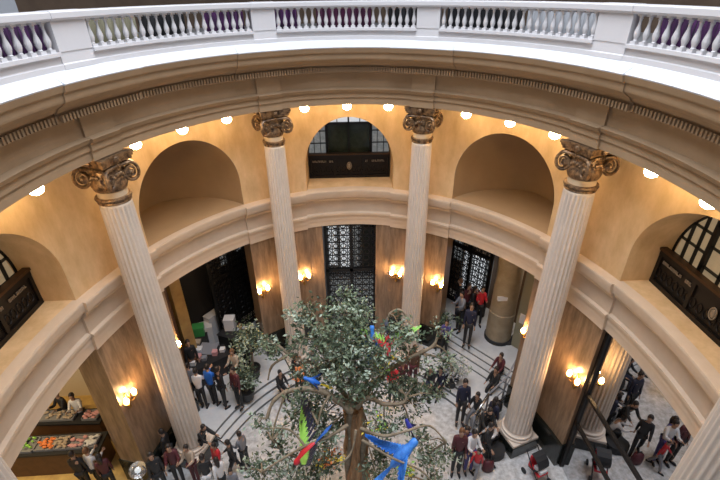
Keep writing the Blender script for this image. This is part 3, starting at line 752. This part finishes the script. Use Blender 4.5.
# flowering clumps and the small trees behind the crown on the left
def clump(P, Rm, n, ms, label, nm='flower_clump', cat='flowers', s=(.05,.09), kind=None):
    root = empty(nm, P, label, cat)
    rnd = random.Random(int(abs(P.x)*1000)); L = [MB() for _ in ms]
    st = MB()
    for k in range(n):
        v = Vector((rnd.gauss(0,.5), rnd.gauss(0,.5), rnd.gauss(0,.45)))*Rm
        for q in range(5): leaf(L[k % len(ms)], P+v+Vector((rnd.gauss(0,.04),rnd.gauss(0,.04),rnd.gauss(0,.04))), rnd.uniform(*s), rnd)
        if k % 3 == 0: st.tube([P-Vector((0,0,Rm*.8)), P+v], [.01,.005], 4, cap=False)
    for i, (l, m) in enumerate(zip(L, ms)): o = l.build(['blossom','greenery','foliage'][i % 3], m, root, org=P); o.location = (0,0,0); o['kind'] = 'stuff'
    o = st.build('stems', 'limb', root, org=P); o.location = (0,0,0)
clump(tp(330,458,-.02), .30, 40, ('yel','orange','leaf1'), 'clump of yellow and orange flowers low on the tree beside the trunk')
clump(tp(306,366,.02), .26, 34, ('orange','beige','leaf2'), 'spray of orange brown leaves high on the left of the crown')
clump(tp(388,360,.0), .18, 20, ('lime','yel','leaf1'), 'clump of lime and yellow leaves under the red bird')
clump(tp(408,470,-.05), .16, 16, ('yel','lime','leaf1'), 'small yellow flower clump beside the big blue parrot')
clump(tp(375,424,-.05), .20, 16, ('lime','yel','leaf2'), 'lime green sprig right of the top of the trunk')
def potted(px, py, z, h, rr, label, ms=('leaf2','leaf1','leaf3')):
    P = at_z(px, py, z); root = empty('potted_tree', P, label, 'plant')
    MB().lathe([(.18,0),(.24,.35),(.26,.38),(.22,.38),(.2,.33)], n=16).build('pot', 'black', root, smooth=40)
    MB().tube([(0,0,.3),(.05,.02,h*.45),(0,0,h*.8)], [.05,.04,.02], 8).build('stem', 'limb', root)
    L = [MB() for _ in ms]; rnd = random.Random(int(px))
    for k in range(int(150*rr)):
        v = Vector((rnd.gauss(0,.45)*rr, rnd.gauss(0,.45)*rr, h*.72 + rnd.gauss(0,.30)*rr*1.2))
        for q in range(8): leaf(L[k % len(ms)], v+Vector((rnd.gauss(0,.07),rnd.gauss(0,.07),rnd.gauss(0,.07))), rnd.uniform(.08,.15), rnd)
    for l, m in zip(L, ms): tag(l.build('foliage', m, root), kind='stuff')
potted(254,376,ZM,2.2,.55,'leafy potted tree beside the left lobby pier')
potted(248,398,ZM,1.3,.42,'low leafy potted tree between the crowd and the curved steps')
potted(439,345,ZM,1.6,.38,'leafy potted tree at the foot of the right lobby pier')
potted(450,385,-1.70,1.1,.45,'small silvery potted bush on the right curved steps', ('leaf2','greyp'))

# birds
def parrot(P, L, head, label, cols, spread=55, roll=0, wing=1.0):
    f = Vector(head).normalized(); s_ = f.cross(ZZ).normalized(); u = s_.cross(f)
    if roll: q = Matrix.Rotation(rad(roll), 3, f); s_ = q @ s_; u = q @ u
    root = empty('parrot', P, label, 'bird', 'parrots in the tree')
    pc = lambda mb, nm, m, sm=40: mb.build(nm, m, root, smooth=sm)
    ax = (s_, u, f)
    pc(MB().lathe([(.004,-.26*L),(.05*L,-.2*L),(.085*L,-.05*L),(.09*L,.05*L),(.07*L,.14*L),(.055*L,.19*L),(.062*L,.24*L),(.055*L,.29*L),(.02*L,.33*L)], n=12, ax=ax), 'body', cols[0])
    hd = MB(); hd.tube([f*L*.30, f*L*.36-u*L*.01, f*L*.37-u*L*.05], [.035*L,.022*L,.005*L], 8); pc(hd, 'beak', 'black')
    tl = MB()
    for k in range(-3, 4):
        d = (-f + s_*k*.045).normalized(); a = -f*.2*L; e = a + d*L*(.52-.04*abs(k)); w = s_*.022*L
        tl.add([a-w*.6, a+w*.6, e+w*.3, e-w*.3, a-w*.6-u*.008, a+w*.6-u*.008, e+w*.3-u*.008, e-w*.3-u*.008], [(0,1,2,3),(7,6,5,4),(0,4,5,1),(1,5,6,2),(2,6,7,3),(3,7,4,0)])
    pc(tl, 'tail', cols[3])
    for sg in (-1, 1):
        sp = rad(spread); out = s_*sg*cos(rad(20)) + u*sin(rad(20))
        for nm, m, r0, r1 in (('wing', cols[1], 0, .55), ('flight_feathers', cols[2], .5, 1.0)):
            w = MB()
            for k in range(9):
                t = k/8; a0 = f*(.12-.22*t)*L + out*(.05+.33*t)*L*wing
                d = (-f*(1-.35*t) + out*(.25+.9*t)).normalized(); l = (.30+.16*t)*L*wing
                p, q2 = a0 + d*l*r0, a0 + d*l*r1; wd = (f*.6+out*.5).normalized()*.035*L
                w.add([p-wd, p+wd, q2+wd*.5, q2-wd*.8, p-wd-u*.012, p+wd-u*.012, q2+wd*.5-u*.012, q2-wd*.8-u*.012], [(0,1,2,3),(7,6,5,4),(0,4,5,1),(1,5,6,2),(2,6,7,3),(3,7,4,0)])
            pc(w, nm, m)
parrot(tp(306,452,-.10), .95, (-.55,-.25,-.50), 'red bodied parrot with green and navy wings spread, left of the trunk', ('red','lime','navy','blue'), roll=25, wing=1.6)
parrot(tp(402,455,-.12), 1.25, (.62,.25,.62), 'large bright blue parrot right of the trunk', ('mblue','mblue','blue','mblue'), wing=.75)
parrot(tp(388,344,.0), .75, (.0,-.75,-.5), 'red parrot with spread wings high on the right of the crown', ('red','red','lime','navy'), wing=1.2)
parrot(tp(371,338,.0), .85, (.1,.3,.9), 'slim blue parrot beside the red one high in the crown', ('mblue','blue','mblue','mblue'), wing=.35)
parrot(tp(313,381,-.05), .6, (-.7,.1,.3), 'blue parrot with yellow breast on the long left branch', ('blue','blue','navy','yel'), wing=.5)
parrot(tp(409,426,-.08), .55, (-.3,.2,.8), 'small violet parrot above the large blue parrot', ('ind','ind','navy','navy'), wing=.35)

# ================================================================== PEOPLE
def skin(vs, es, rs, lv=1):
    me = bpy.data.meshes.new('t'); me.from_pydata(vs, es, []); o = bpy.data.objects.new('t', me); col.objects.link(o)
    md = o.modifiers.new('s', 'SKIN'); sb = o.modifiers.new('u', 'SUBSURF'); sb.levels = sb.render_levels = lv
    for i, r in enumerate(rs):
        sv = me.skin_vertices[0].data[i]; sv.radius = (r, r) if not isinstance(r, tuple) else r; sv.use_root = (i == 0)
    dg = bpy.context.evaluated_depsgraph_get(); dg.update()
    m2 = bpy.data.meshes.new_from_object(o.evaluated_get(dg)); bpy.data.objects.remove(o); bpy.data.meshes.remove(me)
    m2.polygons.foreach_set('use_smooth', [True]*len(m2.polygons)); return m2
def V(*a): return Vector(a)
def pose(hipl=0, hipr=0, kl=0, kr=0, lean=0, sl=5, sr=5, el=10, er=10, abl=8, abr=8, seat=0, turn=0):
    """joint angles in degrees; facing +y"""
    sw = lambda L, a: V(0, sin(rad(a))*L, -cos(rad(a))*L)
    pel = V(0,0,0); up = V(0, sin(rad(lean)), cos(rad(lean)))
    che = pel+up*.42; nk = pel+up*.55; hd = pel+up*.70+V(0,.02,0)
    J = dict(pel=pel, wai=pel+up*.16, che=che, nk=nk, hd=hd)
    for s, nm, h, k in ((-1,'l',hipl,kl),(1,'r',hipr,kr)):
        hp = V(s*.10,0,-.04); kn = hp+sw(.43,h)+V(s*.01,0,0); an = kn+sw(.42,h-k); to = an+V(s*.03,.16,-.03)
        J.update({'hp'+nm:hp,'kn'+nm:kn,'an'+nm:an,'to'+nm:to})
    for s, nm, a, e, ab in ((-1,'l',sl,el,abl),(1,'r',sr,er,abr)):
        sh = pel+up*.49+V(s*.18,0,0); d = V(s*sin(rad(ab)), sin(rad(a+0))*cos(rad(ab)), -cos(rad(a))*cos(rad(ab))); eb = sh+d*.28
        d2 = V(s*sin(rad(ab))*.4-s*.15*(e > 40), sin(rad(a+e)), -cos(rad(a+e))).normalized(); wr = eb+d2*.25; J.update({'sh'+nm:sh,'eb'+nm:eb,'wr'+nm:wr,'ha'+nm:wr+d2*.07,'hd'+nm:d2})
    low = min(J['anl'].z, J['anr'].z)-.075 if not seat else -.13
    for k in J:
        if not k.startswith('hd') or k == 'hd': J[k] = J[k]-V(0,0,low)
    return J
def proto(J):
    def sk(names, edges, rs): return skin([J[n] for n in names], [(names.index(a), names.index(b_)) for a, b_ in edges], rs)
    nm = ['pel','wai','che','nk','hd','hpl','knl','anl','tol','hpr','knr','anr','tor','shl','ebl','wrl','hal','shr','ebr','wrr','har']
    E = [('pel','wai'),('wai','che'),('che','nk'),('nk','hd'),('pel','hpl'),('hpl','knl'),('knl','anl'),('anl','tol'),('pel','hpr'),('hpr','knr'),('knr','anr'),('anr','tor'),
         ('che','shl'),('shl','ebl'),('ebl','wrl'),('wrl','hal'),('che','shr'),('shr','ebr'),('ebr','wrr'),('wrr','har')]
    body = sk(nm, E, [(.13,.10),(.12,.09),(.14,.10),.05,.105,.085,.055,.038,.035,.085,.055,.038,.035,.05,.040,.028,.03,.05,.040,.028,.03])
    bm_v, extra = None, MB()
    hd = J['hd']; extra.ball(hd+V(0,.02,.02), .094, 8, (.86,1,1.15)); extra.ball(hd+V(0,.115,0), .018, 4, (.7,1,1.4))
    for s in (-1, 1): extra.ball(hd+V(s*.09,.015,0), .022, 4, (.4,.8,1.3)); extra.ball(hd+V(s*.035,.10,.03), .010, 4)
    for s in 'lr':
        d = J['hd'+s]; h = J['ha'+s]; sd = d.orthogonal().normalized(); w = d.cross(sd)
        for k in range(4): extra.tube([h-d*.01+w*(k-1.5)*.018, h+d*(.045-.006*abs(k-1.4))+w*(k-1.5)*.02, h+d*.075+w*(k-1.5)*.019+V(0,.012,-.012)], [.010,.009,.007], 5)
        extra.tube([h-d*.03+w*.02, h+w*.045+V(0,.02,0), h+d*.025+w*.05+V(0,.03,0)], [.011,.010,.007], 5)
    vs = [tuple(v.co) for v in body.vertices]; fs = [tuple(p.vertices) for p in body.polygons]
    o = len(vs); me = bpy.data.meshes.new('body'); me.from_pydata(vs+extra.v, [], fs+[tuple(i+o for i in f) for f in extra.f])
    me.polygons.foreach_set('use_smooth', [True]*len(me.polygons)); bpy.data.meshes.remove(body)
    shirt = sk(['wai','pel','che','nk','shl','ebl','wrl','shr','ebr','wrr'], [('wai','pel'),('wai','che'),('che','nk'),('che','shl'),('shl','ebl'),('ebl','wrl'),('che','shr'),('shr','ebr'),('ebr','wrr')],
               [(.155,.115),(.165,.125),(.185,.145),.085,.085,.060,.044,.085,.060,.044])
    tr = sk(['pel','hpl','knl','anl','hpr','knr','anr'], [('pel','hpl'),('hpl','knl'),('knl','anl'),('pel','hpr'),('hpr','knr'),('knr','anr')], [(.15,.115),.105,.080,.062,.105,.080,.062])
    sh = MB()
    for s in 'lr':
        a, t = J['an'+s], J['to'+s]; sh.tube([a+V(0,-.06,-.03), a+V(0,.02,-.03), t+V(0,.0,0), t+V(0,.06,-.01)], [.045,.052,.045,.02], 8)
    hr = MB(); hr.ball(hd+V(0,-.012,.045), .112, 10, (.92,1.02,1.0))
    hl = MB(); hl.ball(hd+V(0,-.012,.045), .114, 10, (.94,1.02,1.0)); hl.tube([hd+V(0,-.06,.04), hd+V(0,-.09,-.08), hd+V(0,-.10,-.22)], [.10,.095,.05], 8)
    cut = lambda mb: [tuple(v) for v in mb.v]
    out = {'body': me, 'jacket': shirt, 'trousers': tr}
    for k, mb in (('shoes', sh), ('hair', hr), ('long_hair', hl)):
        m_ = bpy.data.meshes.new(k); vv = mb.v
        if k != 'shoes':                 # the cap of hair leaves the face free
            vv = [tuple(Vector(v) + (V(0, -max(0, (v[1]-(hd.y+.045)))*.9, 0) if v[2] < hd.z+.055 else V(0,0,0))) for v in vv]
        m_.from_pydata(vv, [], mb.f); m_.polygons.foreach_set('use_smooth', [True]*len(m_.polygons)); out[k] = m_
    for m_ in out.values(): m_.materials.clear(); m_.materials.append(M['black'])
    return out
PR = {
 'stand': proto(pose()), 'relax': proto(pose(hipl=6, hipr=-4, kl=8, sl=20, el=60, sr=0, er=15)),
 'walk': proto(pose(hipl=26, hipr=-18, kl=12, kr=18, sl=-22, sr=24, el=15, er=30, lean=4)),
 'hold': proto(pose(hipl=3, sl=38, sr=38, el=75, er=75, lean=2)), 'phone': proto(pose(sl=65, el=70, sr=5, er=20)),
 'lean': proto(pose(hipl=-4, hipr=8, kr=10, lean=28, sl=50, sr=45, el=40, er=45)),
 'sit': proto(pose(hipl=88, hipr=84, kl=86, kr=80, lean=8, sl=35, sr=38, el=50, er=45, seat=1)),
 'crouch': proto(pose(hipl=100, hipr=70, kl=120, kr=125, lean=25, sl=55, sr=50, el=50, er=40)),
}
def person(P, h, face, ps, top_, bot, label, hair='hair', hc='hair', shoe='black', seat=0):
    P = Vector(P); root = empty('person', P, label, 'person', rz=rad(face)); k = h/1.72; root.scale = (k*.71, k*.71, k*.97)
    root['kind'] = 'thing'
    zoff = seat/k - .0
    for nm, mm in (('body','skin'),('jacket',top_),('trousers',bot),('shoes',shoe),(hair,hc)):
        o = bpy.data.objects.new(nm.replace('long_hair','hair'), PR[ps][nm]); col.objects.link(o); o.parent = root
        o.material_slots[0].link = 'OBJECT'; o.material_slots[0].material = M[mm]
        if zoff: o.location.z = zoff
    return root
PL = [
 # px, py (feet), level, height, facing, pose, top, bottom, hair, hair colour, label
 (247,468,ZF,1.50,60,'relax','pgrey','black','hair','hair','person in grey jacket and dark trousers standing alone, beside the lower left steps'),
 (237,475,ZF,1.50,100,'walk','black','black','hair','hair','person all in black walking beside the one in the grey jacket'),
 (223,478,ZF,1.45,150,'relax','red','offw','hair','hair','person in bright red top and white trousers left of the steps'),
 (207,457,ZF,1.55,-120,'lean','black','black','hair','hair','person in black leaning forward at the foot of the big left column'),
 (198,482,ZF,1.55,170,'hold','beige','maroon','hair','hair','person in beige top with raised hands in front of the big left column'),
 (182,484,ZF,1.65,-160,'hold','maroon','black','hair','hair','person in maroon top close to the foot of the big left column'),
 (213,494,ZF,1.6,20,'stand','black','offw','hair','hair','person with black top and white trousers cut by the bottom edge, left group'),
 (226,494,ZF,1.5,40,'walk','offw','black','long_hair','hair','person in white top cut by the bottom edge below the red top'),
 (166,494,ZF,1.7,-150,'stand','black','black','hair','hair','person in black beside the glass globe lamp'),
 (238,500,ZF,1.3,-170,'stand','pgrey','navy','hair','hair','child in grey top at the bottom edge below the grey jacket'),
 (175,468,ZF,1.6,90,'stand','black','black','hair','hair','person in black standing against the plinth of the big left column'),
 # right group
 (455,473,ZF,1.80,170,'stand','maroon','black','hair','hairb','tall person in a dark maroon top standing left in the right group'),
 (467,471,ZF,1.70,-170,'hold','offw','violet','hair','hair','person with white top and violet trousers in the right group'),
 (461,466,ZF,1.62,160,'relax','violet','black','long_hair','hair','long haired person in violet top between white top and maroon top'),
 (474,477,ZF,1.25,140,'walk','red','pgrey','hair','hair','child in red top walking at the bottom of the right group'),
 (482,462,ZF,1.70,-140,'walk','black','black','hair','hair','person in black striding between the red child and the long black case'),
 (493,444,ZF,1.50,120,'crouch','offw','black','hair','hair','person in white top crouching at the foot of the big right column'),
 (480,440,ZF,1.70,180,'lean','black','black','hair','hair','person in black bending forward under the handrail end'),
 (488,436,ZF,1.60,-60,'stand','navy','black','long_hair','hair','long haired person in navy below the handrail'),
 (459,423,-1.72,1.80,175,'stand','navy','black','hair','hair','tall person in navy and black standing upright on the lower right steps'),
 (443,355,ZM,1.55,160,'hold','violet','black','hair','hair','person in violet top standing on the platform near the right lobby pier'),
 (466,346,ZU,1.80,160,'stand','navy','black','hair','hair','tall person in navy at the top of the right stairs'),
 (458,331,ZU,1.70,120,'hold','pgrey','black','hair','hair','person in grey jacket on the landing beside the lobby pier'),
 (464,322,ZU,1.70,-160,'phone','maroon','black','hair','hair','person in maroon on the landing raising one arm'),
 (477,325,ZU,1.70,170,'hold','red','black','hair','hair','person in red top in front of the lattice gate on the landing'),
 (470,324,ZU,1.65,-130,'stand','black','black','long_hair','hair','long haired person in black in front of the lattice gate'),
 (456,318,ZU,1.72,90,'stand','black','navy','hair','hairb','person in black with brown hair at the left jamb of the right lobby'),
 # market crowd, left platform
 (216,405,ZM,1.65,-20,'hold','blue','black','hair','hair','person in bright blue top at the market tables'),
 (205,408,ZM,1.60,0,'hold','offw','black','hair','hair','person in white top left of the bright blue one'),
 (197,402,ZM,1.60,20,'phone','pgrey','black','hair','hair','person in grey top raising an arm near the big left column'),
 (226,407,ZM,1.65,-40,'relax','black','black','hair','hair','person in black right of the bright blue one'),
 (241,407,ZM,1.65,150,'stand','maroon','black','hair','hair','person in dark maroon top standing at the edge of the top left step'),
 (240,388,ZM,1.65,170,'hold','beige','black','hair','hairb','brown haired person in beige top behind the potted trees'),
 (190,396,ZM,1.60,60,'sit','black','black','hair','hair','person in black seated closest to the big left column'),
 (198,380,ZM,1.70,-150,'stand','black','wood','hair','hair','stallholder in black behind the crowd table, nearest the wooden door'),
 (247,362,ZM,1.65,-160,'stand','black','black','hair','hairb','brown haired person in black by the leafy potted tree'),
 # behind the tree
 (300,392,ZM,1.60,170,'stand','black','black','hair','hair','person in black behind the long left branch of the tree'),
 (316,384,ZM,1.60,150,'hold','pgrey','black','hair','hair','person in grey seen through the leaves left of the tree top'),
 (392,402,ZM,1.60,170,'hold','red','black','hair','hair','person in red top seen through the crown, right of the trunk'),
 (401,398,ZM,1.60,-160,'relax','maroon','black','long_hair','hair','long haired person in maroon seen through the crown'),
 (412,386,ZM,1.70,160,'stand','wood','maroon','hair','hairb','person in dark brown under the long right branch'),
 (380,372,ZM,1.65,180,'stand','black','navy','hair','hair','person in black in front of the centre door, right half'),
 (330,370,ZM,1.65,180,'stand','navy','black','hair','hair','person in navy in front of the centre door, left half'),
 # shop
 (76,430,ZF,1.65,160,'hold','black','black','hair','hairb','red haired person in black behind the rear shop counter'),
 (90,432,ZF,1.65,-170,'hold','offw','black','hair','hair','person in white and black at the rear shop counter near the brown pier'),
 (48,430,ZF,1.65,150,'stand','black','black','hair','hair','person in black at the far end of the rear shop counter'),
 (92,492,ZF,1.65,10,'relax','black','black','hair','hair','person in black standing in front of the food tray counter'),
 (104,488,ZF,1.60,-20,'hold','offw','black','hair','hairb','person in white top in front of the food tray counter'),
 (116,492,ZF,1.55,30,'stand','maroon','black','long_hair','hair','long haired person in maroon beside the base of the shop pier'),
]
for px, py, z, h, face, ps, tp_, bt, hr_, hcol, lb in PL:
    # facing: 0 = towards the far wall; positive turns to the left
    person(at_z(px, py, z), h, face, ps, tp_, bt, lb, hr_, hcol)
SIT = [  # seated on the steps: pixel of the seat
 (281,388,ZM,1.55,-145,'black','black','person in black seated on the steps left of the tree crown'),
 (430,384,ZM,1.60,150,'black','navy','person in black seated on the right curved steps by the silvery bush'),
 (440,385,ZM,1.60,140,'navy','black','person in navy seated on the right curved steps, nearer the tall upright person'),
 (476,412,ZM,1.65,130,'black','pgrey','person in black with light grey trousers seated on the lower right steps'),
 (499,372,-1.61,1.60,130,'maroon','black','person in maroon seated on the upper right stairs near the landing'),
 (494,386,-1.65,1.62,130,'black','black','person in black seated on the upper right stairs against the handrail'),
]
for px, py, z, h, face, a, c_, lb in SIT:
    person(at_z(px, py, z), h, face, 'sit', a, c_, lb)
XM = 1.103
# carried and standing things
def tagm(o, l, c, g=None): return tag(o, l, c, g)
P = at_z(151, 500, ZF); root = empty('globe_lamp_stand', P, 'slim lamp stand with clear round glass globe near the shop pier', 'lamp')
MB().lathe([(.16,0),(.16,.02),(.03,.04),(.018,.06),(.018,1.05),(.03,1.07)], n=16).build('pole', 'steel', root, smooth=40)
MB().ball((0,0,1.27), .20, 14).build('glass_globe', mat('clear', (.85,.87,.88), .05, trans=.9), root, smooth=True)
MB().ball((0,0,1.27), .05, 8).build('bulb', 'glassday', root, smooth=True)
P = at_z(497, 462, ZF); Q_ = at_z(484, 437, ZF); d = (Q_-P)
case = MB()
d.z = 0; L = d.length; u_ = d.normalized(); s_ = Vector((-u_.y, u_.x, 0))
out = [(0,.10),(.06,.22),(.2,.29),(.36,.30),(.5,.22),(.6,.19),(.7,.22),(.8,.21),(.9,.13),(.96,.07),(1.25,.06)]
case.prism([P+u_*(a*L)+s_*w_+Vector((0,0,.03)) for a, w_ in out]+[P+u_*(a*L)-s_*w_+Vector((0,0,.03)) for a, w_ in out[::-1]], Vector((0,0,.24)))
o = case.build('instrument_case', 'black', org=P); tag(o, 'long black instrument case lying at the foot of the big right column', 'case')
P = at_z(536, 478, ZF); root = empty('baby_stroller', P, 'black and red baby stroller at the bottom edge near the right column', 'stroller', rz=rad(20)); root.scale = (.8,.8,.8)
MB().tube([(-.22,-.35,.12),(-.22,.1,.6),(-.22,.45,1.0),(.22,.45,1.0),(.22,.1,.6),(.22,-.35,.12)], .02, 6).build('frame', 'black', root)
MB().box((0,0,.45), (.38,.42,.06)).box((0,.24,.68), (.38,.07,.5)).build('seat', 'red', root)
hb = MB(); n_ = 8
for i in range(n_): a = pi*i/n_; b2 = pi*(i+1)/n_; hb.add([(-.22,.25-.4*sin(a)*1,.75+.32*(-cos(a))*-1),(.22,.25-.4*sin(a),.75+.32*cos(a)),(.22,.25-.4*sin(b2),.75+.32*cos(b2)),(-.22,.25-.4*sin(b2),.75+.32*cos(b2))], [(0,1,2,3)])
hb.build('hood', 'black', root)
MB().box((0,-.05,.56), (.26,.3,.12)).build('blanket', 'offw', root)
for x, y in ((-.26,-.3),(.26,-.3),(-.26,.32),(.26,.32)): MB().lathe([(.10,-.02),(.11,0),(.10,.02)], c=(x,y,.11), n=14, ax=(Vector((0,1,0)),Vector((0,0,1)),Vector((1,0,0)))).build('wheel', 'black', root)
def bag(P, m, label, cat='bag', s=(.30,.18,.42), nm='backpack'):
    root = empty(nm, P, label, cat)
    MB().lathe([(.12,0),(.16,.05),(.165,.2),(.14,.36),(.06,.42)], n=12, ax=(Vector((1,0,0)),Vector((0,.65,0)),ZZ)).build('bag_body', m, root, smooth=50)
    MB().tube([(-.07,0,.38),(-.05,0,.47),(.05,0,.47),(.07,0,.38)], .014, 6).build('handle', 'black', root)
bag(at_z(496,411,ZM), 'black', 'small black bag standing on the steps beside the handrail')
bag(at_z(214,470,ZF), 'offw', 'white bag on the floor beside the bright red top')
bag(at_z(487,470,ZF), 'maroon', 'maroon bag on the floor next to the long black case')



# ================================================================== LIGHT
def area(loc, rot, size, power, color, name='daylight', sy=None):
    l = bpy.data.lights.new(name, 'AREA'); l.energy = power; l.color = color
    if sy: l.shape = 'RECTANGLE'; l.size = size; l.size_y = sy
    else: l.shape = 'DISK'; l.size = size
    o = bpy.data.objects.new(name, l); o.location = loc; o.rotation_euler = rot; col.objects.link(o); return o
area((0, 0, (1.60+Z0)*S), (0,0,0), 7.6, 900, (.86,.91,1.0), 'oculus_daylight').data.spread = rad(125)
w = bpy.data.worlds.new('World'); bpy.context.scene.world = w; w.use_nodes = True
w.node_tree.nodes['Background'].inputs[0].default_value = (.75,.85,1,1); w.node_tree.nodes['Background'].inputs[1].default_value = .35
area(X(-1.15,1.15,-.80), (0,0,0), 1.0, 22, (1,.72,.42), 'stalls_fill_light')  # added area light, no fixture: brightens the dark left lobby
area(X(-1.9,.2,-.80), (0,0,0), 2.5, 150, (1,.78,.45), 'shop_ceiling_light')
area(X(1.25,1.15,-.80), (0,0,0), 1.2, 60, (1,.88,.75), 'lobby_fill_light')  # added area light without a fixture, lifts the cabinet and panel
sc = bpy.context.scene
sc.view_settings.view_transform = 'Standard'; sc.view_settings.look = 'None'; sc.view_settings.gamma = 1
sc.view_settings.use_curve_mapping = False; sc.view_settings.exposure = 0.22
